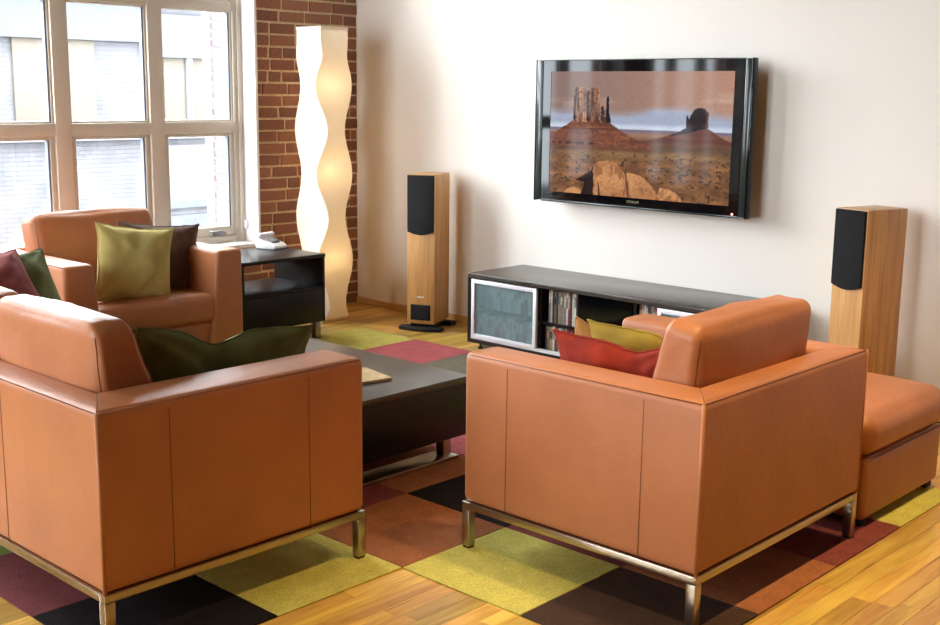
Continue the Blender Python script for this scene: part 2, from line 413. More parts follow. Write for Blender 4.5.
# ---- windows
def window(n, y0, y1, lights, detail=True, axis='x', base=0.0):
    """metal window, front of frame 0.12 behind the wall face; runs along y (or along x for wall_front)"""
    def T(a0, a1, d0, d1, z0, z1):          # a along the wall, d depth (0 = wall face, negative = outwards)
        return (d0+base, d1+base, a0, a1, z0, z1) if axis == 'x' else (a0, a1, d0+base, d1+base, z0, z1)
    zb, zt = WIN_Z
    root = struct(bpy.data.objects.new('window_%d' % n, None)); C.objects.link(root)
    b = MB()
    b.box(*T(y0, y0+0.06, -0.20, -0.12, zb, zt)); b.box(*T(y1-0.06, y1, -0.20, -0.12, zb, zt))
    b.box(*T(y0+0.06, y1-0.06, -0.20, -0.12, zt-0.07, zt)); b.box(*T(y0+0.06, y1-0.06, -0.20, -0.12, zb, zb+0.045))
    fr = b.build('frame', 'winframe', root, bevel=0.006)
    b = MB(); b.box(*T(y0, y0+0.032, -0.12, -0.105, zb, zt)); b.box(*T(y1-0.032, y1, -0.12, -0.105, zb, zt)); b.build('frame_lip', 'winframe', fr, bevel=0.004)
    pitch = (y1-y0-0.12+0.10)/lights
    for i in range(1, lights):
        c = y1-0.06+0.05 - pitch*i
        MB().box(*T(c-0.05, c+0.05, -0.195, -0.115, zb+0.03, zt-0.05)).build('mullion', 'winframe', root, bevel=0.006)
    for zz, hh in ((1.262, 0.038), (2.025, 0.029), (2.70, 0.029)):
        MB().box(*T(y0+0.06, y1-0.06, -0.205, -0.118, zz-hh, zz+hh)).build('transom', 'winframe', root, bevel=0.006)
    rows = [(zb+0.045, 1.224), (1.300, 1.996), (2.054, 2.671), (2.729, zt-0.07)]
    for i in range(lights):
        hi = y1-0.06 - pitch*i; lo = hi - pitch + 0.10
        for r, (za, zc) in enumerate(rows):
            sw = 0.032 if r == 0 else 0.013
            sb = 0.062 if r == 0 else 0.013
            s = MB()
            s.box(*T(lo, lo+sw, -0.19, -0.132, za, zc)); s.box(*T(hi-sw, hi, -0.19, -0.132, za, zc))
            s.box(*T(lo+sw, hi-sw, -0.19, -0.132, za, za+sb)); s.box(*T(lo+sw, hi-sw, -0.19, -0.132, zc-sw*0.6, zc))
            s = s.build('sash', 'winframe', root, bevel=0.004)
            MB().box(*T(lo+sw, hi-sw, -0.176, -0.170, za+sb, zc-sw*0.6)).build('pane', 'glass', root)
            g = MB()
            g.box(*T(hi-sw-0.012, hi-sw, -0.169, -0.140, za+sb, zc-sw*0.6)); g.box(*T(lo+sw, lo+sw+0.006, -0.169, -0.150, za+sb, zc-sw*0.6))
            g.build('gasket', 'gasket', s)
            if r == 0 and detail:
                hb = MB(); yc = hi-0.14
                hb.box(*T(yc-0.045, yc+0.045, -0.132, -0.105, za+0.008, za+0.026))
                hb.box(*T(yc-0.02, yc-0.004, -0.112, -0.07, za+0.022, za+0.04)); hb.box(*T(yc-0.10, yc-0.004, -0.085, -0.07, za+0.03, za+0.042))
                hb.build('crank_handle', 'grey_plastic', s, bevel=0.003)
    MB().box(*T(y0-0.005, y1+0.005, -0.22, 0.035, zb-0.025, zb)).build('sill', 'jamb', root, bevel=0.005)
    j = MB(); j.box(*T(y1, y1+0.022, -0.22, 0.03, zb, zt+0.02)); j.box(*T(y0-0.022, y0, -0.22, 0.03, zb, zt+0.02)); j.box(*T(y0, y1, -0.22, 0.03, zt, zt+0.02))
    jo = j.build('jamb', 'jamb', root, bevel=0.003)
    if detail:
        MB().box(*T(y1-0.02, y1-0.0, -0.095, -0.075, 0.60, 0.655)).build('latch', 'white_plastic', root, bevel=0.004)
    return root
window(1, WIN_LEFT[0][0], WIN_LEFT[0][1], 4)
window(2, WIN_LEFT[1][0], WIN_LEFT[1][1], 3, False)
for k, (x0, x1) in enumerate(WIN_FRONT):
    r = window(3+k, x0, x1, 2, False, 'y', 0.0); r.location = (x0+x1, RY, 0); r.rotation_euler = (0, 0, PI)
    r.location = (x0+x1, RY, 0)

# ---- floor of narrow strip planks running along y
RUG_X0, RUG_Y0, TS = 3.729, -3.124, 0.5
TILES = {}
def prj(p):
    d = Vector(p)-CAM; zc = d.dot(FWD)
    return (470+FPX*d.dot(RGT)/zc, 312.5-FPX*d.dot(UPV)/zc, zc)
def in_rug(x, y):
    return (int(math.floor((x-RUG_X0)/TS)), int(math.floor((y-RUG_Y0)/TS))) in TILES
COL = {'lime': (206, 194, 98), 'green': (116, 128, 66), 'rust': (158, 98, 62), 'black': (34, 28, 28), 'brown': (72, 52, 42),
       'maroon': (130, 66, 60), 'pink': (180, 92, 92), 'purple': (124, 66, 66), 'gray': (120, 112, 92)}
spec = {(-6, 4): 'lime', (-5, 4): 'pink', (-4, 4): 'gray', (-3, 4): 'rust', (-2, 4): 'brown', (-1, 4): 'lime', (0, 4): 'maroon',
        (-6, 3): 'green', (-5, 3): 'brown', (-4, 3): 'gray', (-3, 3): 'lime', (-2, 3): 'rust', (-1, 3): 'green', (0, 3): 'brown', (1, 3): 'lime',
        (-6, 2): 'rust', (-5, 2): 'lime', (-4, 2): 'maroon', (-3, 2): 'black', (-2, 2): 'pink', (-1, 2): 'rust', (0, 2): 'lime', (1, 2): 'maroon',
        (-6, 1): 'black', (-5, 1): 'green', (-4, 1): 'rust', (-3, 1): 'lime', (-2, 1): 'rust', (-1, 1): 'black', (0, 1): 'maroon', (1, 1): 'rust',
        (-6, 0): 'pink', (-5, 0): 'brown', (-4, 0): 'lime', (-3, 0): 'gray', (-2, 0): 'maroon', (-1, 0): 'rust', (0, 0): 'lime', (1, 0): 'brown',
        (-6, -1): 'lime', (-5, -1): 'rust', (-4, -1): 'pink', (-3, -1): 'black', (-2, -1): 'rust', (-1, -1): 'lime',
        (-5, -2): 'brown', (-4, -2): 'maroon', (-3, -2): 'green', (-2, -2): 'purple', (-1, -2): 'black',
        (-7, 2): 'brown', (-7, 1): 'lime', (-7, 0): 'green', (-7, -1): 'rust'}
TILES.update(spec)

fl = struct(MB().box(-0.35, RX+0.2, RY-0.3, 0.2, -0.16, -0.02).build('floor', 'subfloor'))
rf = random.Random(11); PW = 0.064; planks = []
x = 0.003
while x < RX-0.02:
    y = -rf.uniform(0.1, 0.9) - 0.0; yt = -0.003
    while yt > RY:
        yb = max(RY, yt - rf.uniform(0.35, 1.15)); planks.append((x, min(x+PW, RX), yb, yt)); yt = yb
    x += PW
def plank_score(p):
    x0, x1, y0, y1 = p; s = 0.0; n = 6
    for i in range(n):
        yy = y0+(y1-y0)*(i+0.5)/n; xx = (x0+x1)/2
        if in_rug(xx, yy): continue
        if xx < 0.7 and yy < -1.7: continue
        if 1.6 < xx < 3.5 and yy > -0.6: continue
        u, v, zc = prj((xx, yy, 0))
        if zc > 0.3 and -15 < u < 955 and 0 < v < 645: s += (FPX/zc)**2*(x1-x0)*(y1-y0)/n*(CAM.z/zc)
    return s
order = sorted(planks, key=plank_score, reverse=True)
def plank_mesh(b_list, name):
    vs, fs, cols = [], [], []
    for (x0, x1, y0, y1) in b_list:
        c = (rf.random(), rf.random(), rf.random(), 1.0); g = 0.0003; dz = rf.uniform(-0.0006, 0)
        o = len(vs); e = 0.0006
        vs += [(x0+g, y0+g, -0.02), (x1-g, y0+g, -0.02), (x1-g, y1-g, -0.02), (x0+g, y1-g, -0.02),
               (x0+g, y0+g, dz-e), (x1-g, y0+g, dz-e), (x1-g, y1-g, dz-e), (x0+g, y1-g, dz-e),
               (x0+g+e, y0+g+e, dz), (x1-g-e, y0+g+e, dz), (x1-g-e, y1-g-e, dz), (x0+g+e, y1-g-e, dz)]
        fs += [tuple(o+i for i in f) for f in ((0, 1, 5, 4), (1, 2, 6, 5), (2, 3, 7, 6), (3, 0, 4, 7), (4, 5, 9, 8), (5, 6, 10, 9), (6, 7, 11, 10), (7, 4, 8, 11), (8, 9, 10, 11))]
        cols += [c]*12
    me = bpy.data.meshes.new(name); me.from_pydata(vs, [], fs); me.update()
    at = me.color_attributes.new('rnd', 'FLOAT_COLOR', 'POINT'); at.data.foreach_set('color', [v for c in cols for v in c])
    me.materials.append(M['floor_wood']); return me
for p in order[:300]: link('plank', plank_mesh([p], 'plank'), fl)
o = link('remaining_planks', plank_mesh(order[300:], 'remaining_planks'), fl); o['kind'] = 'stuff'

# ---- outside: neighbouring painted brick building and a brick pier
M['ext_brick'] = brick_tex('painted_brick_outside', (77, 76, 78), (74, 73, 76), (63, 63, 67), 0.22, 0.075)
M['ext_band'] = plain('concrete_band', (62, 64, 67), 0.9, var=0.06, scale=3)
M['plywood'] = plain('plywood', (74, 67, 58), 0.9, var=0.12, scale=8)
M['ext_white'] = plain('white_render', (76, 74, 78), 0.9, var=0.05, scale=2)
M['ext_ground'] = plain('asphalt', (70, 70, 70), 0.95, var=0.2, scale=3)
M['pier_brick'] = obj_random('pale_red_brick', [(0, (72, 60, 63)), (0.5, (67, 52, 55)), (1, (76, 67, 70))], bump=0.4)
M['pier_mortar'] = plain('pale_mortar', (84, 82, 86), 0.95, var=0.1)
struct(MB().box(-40, -0.36, -40, 40, -3.2, -3.0).build('ground_outside', 'ext_ground'))
XB = -12.0
nb = thing('neighbouring_building', 'white painted brick building with boarded-up openings across the alley', 'building', (XB-0.5, 4, -3.0))
def pb(name, mat, x0, x1, y0, y1, z0, z1, par=nb, bev=0.0):
    o = MB().box(x0-nb.location.x, x1-nb.location.x, y0-4, y1-4, z0+3, z1+3).build(name, mat, par, bevel=bev); return o
pb('brick_wall', 'ext_brick', XB-1, XB, -14, 13, -3.0, 3.12)
pb('lintel_band', 'ext_band', XB, XB+0.15, -2.0, 5.75, 2.26, 2.95)
pb('lintel_band', 'ext_band', XB, XB+0.15, 5.75, 9.0, 2.02, 2.75)
pb('cornice', 'ext_white', XB, XB+0.3, -14, 13, 3.0, 3.18)
for y0, y1 in ((3.36, 4.78), (6.10, 6.53), (6.67, 7.7), (-0.5, 1.2)):
    pb('plywood_board', 'plywood', XB, XB+0.05, y0, y1, 0.78, 2.26 if y1 < 5 else 2.02, bev=0.01)
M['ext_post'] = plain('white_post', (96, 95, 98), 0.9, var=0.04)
pb('post', 'ext_post', XB, XB+0.10, 6.54, 6.66, 0.75, 2.02)
pb('ledge', 'ext_white', XB, XB+0.18, -2.0, 9.0, 0.62, 0.76)
pb('panel', 'ext_white', XB, XB+0.06, 6.0, 9.0, -0.50, 0.50)
pb('panel_rail', 'ext_band', XB, XB+0.10, 6.0, 9.0, -0.62, -0.50)
pb('base_course', 'ext_band', XB, XB+0.10, 6.0, 9.0, -3.0, -0.75)
pier = thing('brick_pier', 'pale red brick pier standing outside the right end of window', 'pier', (-3.0, 1.27, -3.0))
MB().box(-0.16, -0.012, -0.38, 0.8, 0, 6.4).build('core', 'pier_mortar', pier)
for r_ in range(32, 82):
    z = r_*CH
    ya = -0.38; first = True
    while ya < 0.15:
        L = 0.20 if (r_ % 2 == 0 or not first) else 0.10; first = False
        key = ('p', L)
        if key not in brick_cache:
            me = MB().box(-0.04, 0, -L/2, L/2, 0, BH).mesh('brick', 'pier_brick'); bevel_mesh(me, 0.004, 1); brick_cache[key] = me
        link('brick', brick_cache[key], pier, (rb.uniform(-0.002, 0.004), ya+L/2, z)); ya += L+J
# ---- ceiling track with three warm lamp heads, above the seating
tr = thing('ceiling_track_light', 'black ceiling track with three warm lamp heads above the seats', 'lamp', (4.82, -2.4, RZ))
MB().box(-0.018, 0.018, -1.6, 1.6, -0.022, 0.0).build('track', 'black_matte', tr, bevel=0.003)
for yy, pw_ in ((-1.15, 1.6), (0.0, 2.0), (1.15, 1.9)):
    MB().tube([(0, yy, -0.02), (0, yy, -0.55)], 0.008, 8).build('stem', 'black_matte', tr, smooth=True)
    hd = MB().lathe([(0.012, -0.022), (0.012, -0.07), (0.045, -0.085), (0.055, -0.16), (0.050, -0.16), (0.040, -0.10), (0.012, -0.095)], 18, (0, yy, -0.48)).build('lamp_head', 'black_matte', tr, smooth=True)
    kk = NT('halogen_glow'); kk.b.inputs['Emission Color'].default_value = (1, 0.72, 0.42, 1); kk.b.inputs['Emission Strength'].default_value = 20.0
    MB().lathe([(0.004, -0.145), (0.03, -0.142), (0.03, -0.139), (0.004, -0.137)], 14, (0, yy, -0.48)).build('lens', kk.m, hd, smooth=True)
    ld = bpy.data.lights.new('track_lamp', 'SPOT'); ld.energy = TRACK_W*pw_; ld.color = (1.0, 0.74, 0.36); ld.shadow_soft_size = 0.05; ld.spot_size = math.radians(66); ld.spot_blend = 0.7
    lo = bpy.data.objects.new('track_lamp', ld); C.objects.link(lo); lo.parent = tr; lo.location = (0, yy, -0.65)
# ------------------------------------------------------------------ carpet tiles
rug = thing('area_rug', 'patchwork rug of square carpet tiles in lime, rust, pink, maroon and black', 'rug', (RUG_X0, RUG_Y0, 0))
TZ = 0.006; tmesh = {}
for (a, bb), cn in TILES.items():
    if cn not in tmesh:
        M['tile_'+cn] = carpet('carpet_'+cn, COL[cn])
        me = MB().box(0.0008, TS-0.0008, 0.0008, TS-0.0008, 0, TZ).mesh('carpet_tile', 'tile_'+cn); bevel_mesh(me, 0.002, 1); tmesh[cn] = me
    o = link('carpet_tile', tmesh[cn], rug, (a*TS, bb*TS, 0.0)); o['label'] = cn + ' carpet tile'

# ------------------------------------------------------------------ leather seating
def prism(poly, z0, z1):
    n = len(poly); vs = [(x, y, z0) for x, y in poly] + [(x, y, z1) for x, y in poly]
    fs = [tuple(range(n))[::-1], tuple(range(n, 2*n))] + [(i, (i+1) % n, n+(i+1) % n, n+i) for i in range(n)]
    return vs, fs
def seating(name, label, cat, loc, rz, W, D, ta, tb, ncush, seams_side, seams_back, cush_t, cush_top, tilt, seed, group=None, splits=None, taper=0.0):
    z0, H = 0.162, 0.672
    root = thing(name, label, cat, loc, rz, group)
    hx, hy = D/2, W/2
    def mitred(top, bot, mit, nm):
        """panel between two outlines; MIT lists the corner pairs of its mitred ends, whose edges stay sharp"""
        n = len(top); vs, fs = prism(top, z0, H); vs = [(x, y, z0) for x, y in bot] + vs[n:]
        b = MB(); b.add(vs, fs); me = b.mesh(nm, 'leather')
        ends = [{tuple(round(c, 4) for c in vs[i]) for k in pair for i in (k, n+k)} for pair in mit]
        def skip(e):
            a, c = [tuple(round(q, 4) for q in v.co) for v in e.verts]
            return any(a in s_ and c in s_ for s_ in ends)
        bevel_mesh(me, 0.024, 4, skip)
        return link(nm, me, root)
    arms = []; tl = ta*1.3
    for s in (1, -1):
        def outline(t): return [(hx, s*hy), (-hx, s*hy), (-hx+tb, s*(hy-t)), (hx, s*(hy-t))]
        arms.append(mitred(outline(ta), outline(tl), [(1, 2)], 'arm'))
    def outline_b(t): return [(-hx, -hy), (-hx, hy), (-hx+tb, hy-t), (-hx+tb, -(hy-t))]
    back = mitred(outline_b(ta), outline_b(tl), [(1, 2), (0, 3)], 'back')
    # piping and seams
    def seam(par, pts, rad, n=6): MB().tube(pts, rad, n).build('seam', 'seam', par, smooth=True)
    for s, arm in ((1, arms[0]), (-1, arms[1])):
        e = 0.0004
        for sx in seams_side: seam(arm, [(sx, s*(hy+e), z0+0.005), (sx, s*(hy+e), H-0.026)], 0.0014)
        seam(arm, [(hx-0.02, s*(hy-0.006), H-0.0068), (-hx+0.006, s*(hy-0.006), H-0.0068)], 0.0016)
        MB().tube([(-hx+0.003, s*(hy-0.003), z0), (-hx+0.003, s*(hy-0.003), H-0.006)], 0.006, 8).build('piping', 'leather', arm, smooth=True)
        seam(arm, [(-hx+0.016, s*(hy-0.022), H-0.0008), (-hx+tb-0.016, s*(hy-ta+0.022), H-0.0008)], 0.0016)
    for sy in seams_back: seam(back, [(-hx-0.0004, sy, z0+0.005), (-hx-0.0004, sy, H-0.026)], 0.0014)
    seam(back, [(-hx+0.006, -hy+0.006, H-0.0068), (-hx+0.006, hy-0.006, H-0.0068)], 0.0016)
    iw = W-2*ta
    soft('seat_platform', 'leather', root, (D-tb-0.03, iw-0.006, 0.13), ((tb-0.03)/2+0.0, 0, 0.232), r=0.02)
    cw = iw/ncush
    for i in range(ncush):
        yc = -iw/2+cw*(i+0.5)
        soft('seat_cushion', 'leather', root, (D-tb-0.01, cw-0.012, 0.15), ((tb-0.01)/2+0.002, yc, 0.372), r=0.035, puff=(0.008, 0, 0.02), wob=0.004, seed=seed+i)
    th, zt = cush_t
    edges = splits or [iw*i/ncush for i in range(ncush+1)]
    for i in range(len(edges)-1):
        cwid = edges[i+1]-edges[i]; yc = -iw/2+(edges[i]+edges[i+1])/2; hh = zt-0.445
        cc = soft('back_cushion', 'leather', root, (th, cwid-0.014, hh), (-hx+tb+th/2-0.01+cush_top, yc, 0.445+hh/2), r=0.045, puff=(0.022, 0.006, 0.012), rot=(0, tilt, 0), wob=0.009, seed=seed+5+i, n=10, wscale=6.0, taper=taper)
        hw = (cwid-0.014)/2; bv = BVHTree.FromPolygons([v.co for v in cc.data.vertices], [p.vertices[:] for p in cc.data.polygons])
        def hug(p):
            q_, n_, _, _ = bv.find_nearest(Vector(p)); return q_ + n_*0.0008
        for s in (1, -1):
            for q in (1, -1):
                def sp(zz):
                    t_ = (zz/(hh/2)+1)/2; xx = q*(th/2-0.011)
                    return (xx - taper*t_*((xx/(th/2)+1)/2), s*(hw-0.0105+0.002*math.cos(zz*4)), zz)
                seam(cc, [hug(sp(-hh/2+0.05+(hh-0.085)*t_/16)) for t_ in range(17)], 0.0016)
    # steel base
    b = MB(); q = 0.032; zr0 = 0.137
    b.box(-hx, hx, -hy, -hy+q, zr0, z0); b.box(-hx, hx, hy-q, hy, zr0, z0)
    b.box(-hx, -hx+q, -hy+q, hy-q, zr0, z0); b.box(hx-q, hx, -hy+q, hy-q, zr0, z0)
    b.build('base_frame', 'chrome', root, bevel=0.0025)
    for sx in (1, -1):
        for sy in (1, -1):
            x0, y0 = (hx-q if sx > 0 else -hx), (hy-q if sy > 0 else -hy)
            lg = MB().box(x0, x0+q, y0, y0+q, 0.006, zr0).build('leg', 'chrome', root, bevel=0.0025)
            MB().box(x0+0.003, x0+q-0.003, y0+0.003, y0+q-0.003, 0.0, 0.006).build('foot_pad', 'black_matte', lg)
    return root
G = TZ
seating('armchair', 'tan leather armchair with red and yellow pillows, seen from behind', 'armchair', (4.2, -2.352, G), PI,
        1.024, 0.91, 0.16, 0.12, 1, (0.265, -0.255), (), (0.20, 0.848), 0.025, -0.09, 1, 'matching tan leather armchairs', taper=0.06)
seating('armchair', 'tan leather armchair below the window with a lime and a brown pillow', 'armchair', (0.745, -2.39, G), 0,
        1.024, 0.91, 0.16, 0.12, 1, (0.265, -0.255), (), (0.17, 0.850), 0.075, -0.20, 20, 'matching tan leather armchairs')
seating('sofa', 'tan leather sofa with steel base, its back to the viewer, cropped at the left', 'sofa', (2.434, -3.62, G), PI/2,
        2.30, 0.94, 0.20, 0.12, 3, (-0.25, 0.24), (-0.606, 0.606), (0.25, 0.862), 0.02, -0.06, 40, taper=0.13)
# ottoman
ot = thing('ottoman', 'tan leather ottoman with a puffy top beside the right-hand speaker', 'ottoman', (4.30, -1.415, G))
soft('base', 'leather', ot, (0.68, 0.67, 0.235), (0, 0, 0.14), r=0.025, puff=(0.006, 0.006, 0))
oc = soft('cushion', 'leather', ot, (0.71, 0.70, 0.15), (0, 0, 0.330), r=0.06, puff=(0.008, 0.008, 0.035), wob=0.004, seed=3)
MB().tube([(0.345*math.copysign(1, math.cos(a))*min(1, abs(math.cos(a))*1.42), 0.34*math.copysign(1, math.sin(a))*min(1, abs(math.sin(a))*1.42), -0.078) for a in [2*PI*i/64 for i in range(64)]], 0.004, 6, True).build('seam', 'seam', oc, smooth=True)
for sx in (-1, 1):
    for sy in (-1, 1): MB().box(sx*0.30-0.025, sx*0.30+0.025, sy*0.29-0.025, sy*0.29+0.025, 0, 0.0222).build('foot', 'black_matte', ot, bevel=0.004)

# ------------------------------------------------------------------ pillows
def pillow(label, cat, mat, centre, u, v, w_, h_, t_, seed, pinch=0.10, chop=0.0, chop_u=0.0, sag=0.0, group='throw pillows', wr=0.020):
    n = 30; vs = []; fs = []; idx = {}
    for side in (1, -1):
        for i in range(n+1):
            for j in range(n+1):
                edge = i in (0, n) or j in (0, n)
                if side == -1 and edge: idx[(side, i, j)] = idx[(1, i, j)]; continue
                a, c = -1+2*i/n, -1+2*j/n
                a = math.sin(a*PI/2)*0.35+a*0.65; c = math.sin(c*PI/2)*0.35+c*0.65
                prof = max(0, (1-abs(a)**2.6)*(1-abs(c)**2.6))**0.55
                x = w_/2*a*(1-pinch*(1-c*c)*abs(a)); y = h_/2*c*(1-pinch*(1-a*a)*abs(c))
                z = side*t_/2*prof
                cf = math.exp(-((a-chop_u)/0.33)**2)*(c+1)/2
                y -= chop*h_*cf**1.3; z *= 1-0.45*cf*(chop > 0)
                y -= sag*h_*(1-a*a)*(c+1)/2
                q = Vector((x, y, z)); nv = mnoise.noise(Vector((x*9, y*9, side*2+seed*3.7)))
                n2 = mnoise.noise(Vector((x*22+seed, y*22, side*5)))
                corner = (abs(a)*abs(c))**1.5
                rad = math.sin(math.atan2(1.001-abs(c), 1.001-abs(a))*9+seed)*corner*1.3
                fold = math.exp(-((a*0.8+c*0.9+0.25*math.sin(seed))/0.13)**2) + 0.7*math.exp(-((a*0.9-c*0.6-0.35)/0.10)**2)
                q.z += side*(nv*wr*prof + n2*wr*0.35*prof + rad*wr*0.9*prof + fold*wr*0.45*prof)
                if edge: q += Vector((nv, n2, nv))*0.006
                idx[(side, i, j)] = len(vs); vs.append(q)
        for i in range(n):
            for j in range(n):
                f = [idx[(side, i, j)], idx[(side, i+1, j)], idx[(side, i+1, j+1)], idx[(side, i, j+1)]]
                fs.append(tuple(f if side == 1 else f[::-1]))
    o = MB().add(vs, fs).build('throw_pillow', mat, None, smooth=True)
    u = Vector(u).normalized(); v = Vector(v); v = (v-u*v.dot(u)).normalized(); nn = u.cross(v)
    mt = Matrix.Identity(4)
    for i in range(3): mt[i][0] = u[i]; mt[i][1] = v[i]; mt[i][2] = nn[i]; mt[i][3] = centre[i]
    o.matrix_world = mt
    # hem along the pillow's edge
    b = MB(); ring = [vs[idx[(1, i, 0)]] for i in range(n)] + [vs[idx[(1, n, j)]] for j in range(n)] + [vs[idx[(1, n-i, n)]] for i in range(n)] + [vs[idx[(1, 0, n-j)]] for j in range(n)]
    b.tube(ring, 0.0035, 6, True); b.build('hem', mat, o, smooth=True)
    return tag(o, label, cat, group)
M['p_lime'] = fabric('lime_velvet', (200, 186, 118), (176, 160, 92))
M['p_brown'] = fabric('brown_velvet', (104, 80, 68), (78, 58, 50))
M['p_green'] = fabric('dark_green_velvet', (108, 112, 64), (84, 90, 48))
M['p_sage'] = fabric('sage_velvet', (128, 136, 88), (104, 112, 70))
M['p_rose'] = fabric('rose_velvet', (156, 80, 76), (130, 62, 60))
M['p_red'] = fabric('red_velvet', (150, 46, 26), (112, 30, 18))
M['p_mustard'] = fabric('mustard_velvet', (168, 142, 58), (140, 116, 44))
M['p_tan'] = fabric('tan_velvet', (176, 128, 70), (150, 104, 54))
pillow('red-orange pillow slumped behind the near arm of the armchair', 'pillow', 'p_red', (4.175, -2.585, 0.58), (1, 0, 0.03), (0.02, -0.28, 1), 0.47, 0.36, 0.15, 1, chop=0.06, chop_u=0.35)
pillow('mustard yellow pillow behind the red pillow', 'pillow', 'p_mustard', (4.13, -2.34, 0.578), (1, 0.08, 0.02), (0.05, -0.30, 1), 0.46, 0.36, 0.14, 2, chop=0.08, chop_u=0.45)
pillow('tan pillow whose corner shows beside the mustard pillow', 'pillow', 'p_tan', (3.88, -2.22, 0.49), (1, 0.1, -0.36), (0.28, -0.2, 1), 0.42, 0.34, 0.12, 3)
pillow('lime green pillow on the armchair under the window', 'pillow', 'p_lime', (1.03, -2.425, 0.628), (0.0, 1, -0.14), (-0.10, 0.12, 1), 0.45, 0.395, 0.15, 4)
pillow('dark brown pillow tucked behind the lime pillow', 'pillow', 'p_brown', (0.89, -2.19, 0.61), (0.0, 1, -0.11), (-0.12, 0.14, 1), 0.49, 0.40, 0.14, 5)
pillow('dark green pillow dented in the middle, inside the sofa arm', 'pillow', 'p_green', (3.255, -3.475, 0.60), (-0.02, 1, -0.13), (0.18, 0.05, 1), 0.68, 0.36, 0.17, 6, chop=0.13, chop_u=-0.15, pinch=0.06)
pillow('sage green pillow leaning at the far end of the sofa', 'pillow', 'p_sage', (2.28, -3.655, 0.741), (0.0, 1, 0.02), (-0.155, 0, 0.18), 0.36, 0.44, 0.14, 7)
pillow('rose pillow in front of the sage pillow at the left frame edge', 'pillow', 'p_rose', (2.34, -3.765, 0.79), (0.0, 1, 0.0), (-0.17, 0, 0.135), 0.33, 0.42, 0.13, 8)

# ------------------------------------------------------------------ coffee table
ct = thing('coffee_table', 'low black wooden coffee table between the two seats', 'table', (2.56, -2.56, G))
MB().box(-0.51, 0.51, -0.46, 0.46, 0.318, 0.345).build('top', 'table_top', ct, bevel=0.003)
MB().box(-0.505, 0.505, -0.455, 0.455, 0.092, 0.3175).build('body', 'black_wood', ct, bevel=0.002)
for sx in (-1, 1):
    MB().box(sx*0.45-0.055, sx*0.45+0.055, -0.40, 0.40, 0.0, 0.014).build('runner', 'chrome', ct, bevel=0.002)
    for sy in (-1, 1):
        MB().box(sx*0.45-0.022, sx*0.45+0.022, sy*0.36-0.022, sy*0.36+0.022, 0.0142, 0.092).build('leg', 'chrome', ct, bevel=0.002)
mg = thing('magazine', 'thin magazine lying on the coffee table', 'magazine', (2.772, -2.512, G+0.3455), -0.2)
MB().box(-0.105, 0.105, -0.14, 0.14, 0.0, 0.009).build('pages', 'paper', mg)
MB().box(-0.108, 0.108, -0.143, 0.143, 0.009, 0.0105).build('cover', 'cover', mg)

# ------------------------------------------------------------------ side table + phone
st = thing('side_table', 'black open-shelf side table beside the window armchair', 'table', (0.56, -1.29, 0))
b = MB()
MB().box(-0.245, 0.245, -0.31, 0.31, 0.505, 0.527).build('top', 'black_wood', st, bevel=0.002)
for s in (-1, 1): MB().box(-0.24, 0.24, s*0.309-0.018*(s > 0), s*0.309+0.018*(s < 0), 0.108, 0.5048).build('side_panel', 'black_wood', st, bevel=0.002)
MB().box(-0.238, 0.238, -0.29, 0.29, 0.305, 0.325).build('shelf', 'black_wood', st, bevel=0.002)
MB().box(-0.225, 0.225, -0.29, 0.29, 0.109, 0.128).build('bottom', 'black_wood', st)
MB().box(0.225, 0.2405, -0.2905, 0.2905, 0.109, 0.3045).build('drawer_front', 'black_wood', st, bevel=0.002)
MB().box(-0.238, -0.225, -0.2905, 0.2905, 0.109, 0.3045).build('drawer_back', 'black_wood', st)
for sx in (-1, 1):
    for sy in (-1, 1): MB().box(sx*0.215-0.02, sx*0.215+0.02, sy*0.255-0.02, sy*0.255+0.02, G if sx > 0 else 0.0, 0.108).build('leg', 'chrome', st, bevel=0.002)
ph = thing('desk_phone', 'small white desk phone with grey cradle on the side table', 'telephone', (0.395, -1.075, 0.5272), 0.25)
b = MB(); prof = [(-0.075, 0), (0.075, 0), (0.078, 0.018), (0.055, 0.034), (0.0, 0.052), (-0.045, 0.070), (-0.07, 0.066), (-0.078, 0.03)]
n = len(prof); vs = [(x, -0.065, z) for x, z in prof] + [(x, 0.065, z) for x, z in prof]
b.add(vs, [tuple(range(n)), tuple(range(n, 2*n))[::-1]] + [(i, n+i, n+(i+1) % n, (i+1) % n) for i in range(n)])
b.build('base', 'white_plastic', ph, bevel=0.012, seg=3)
o = MB(); o.add(*rbox(0.055, 0.07, 0.02, 0.009)); o = o.build('cradle', 'grey_plastic', ph, smooth=True, loc=(0.018, 0, 0.050)); o.rotation_euler = (0, 0.38, 0)
o = MB(); o.add(*rbox(0.04, 0.15, 0.028, 0.013)); o = o.build('handset', 'white_plastic', ph, smooth=True, loc=(-0.045, 0, 0.082))

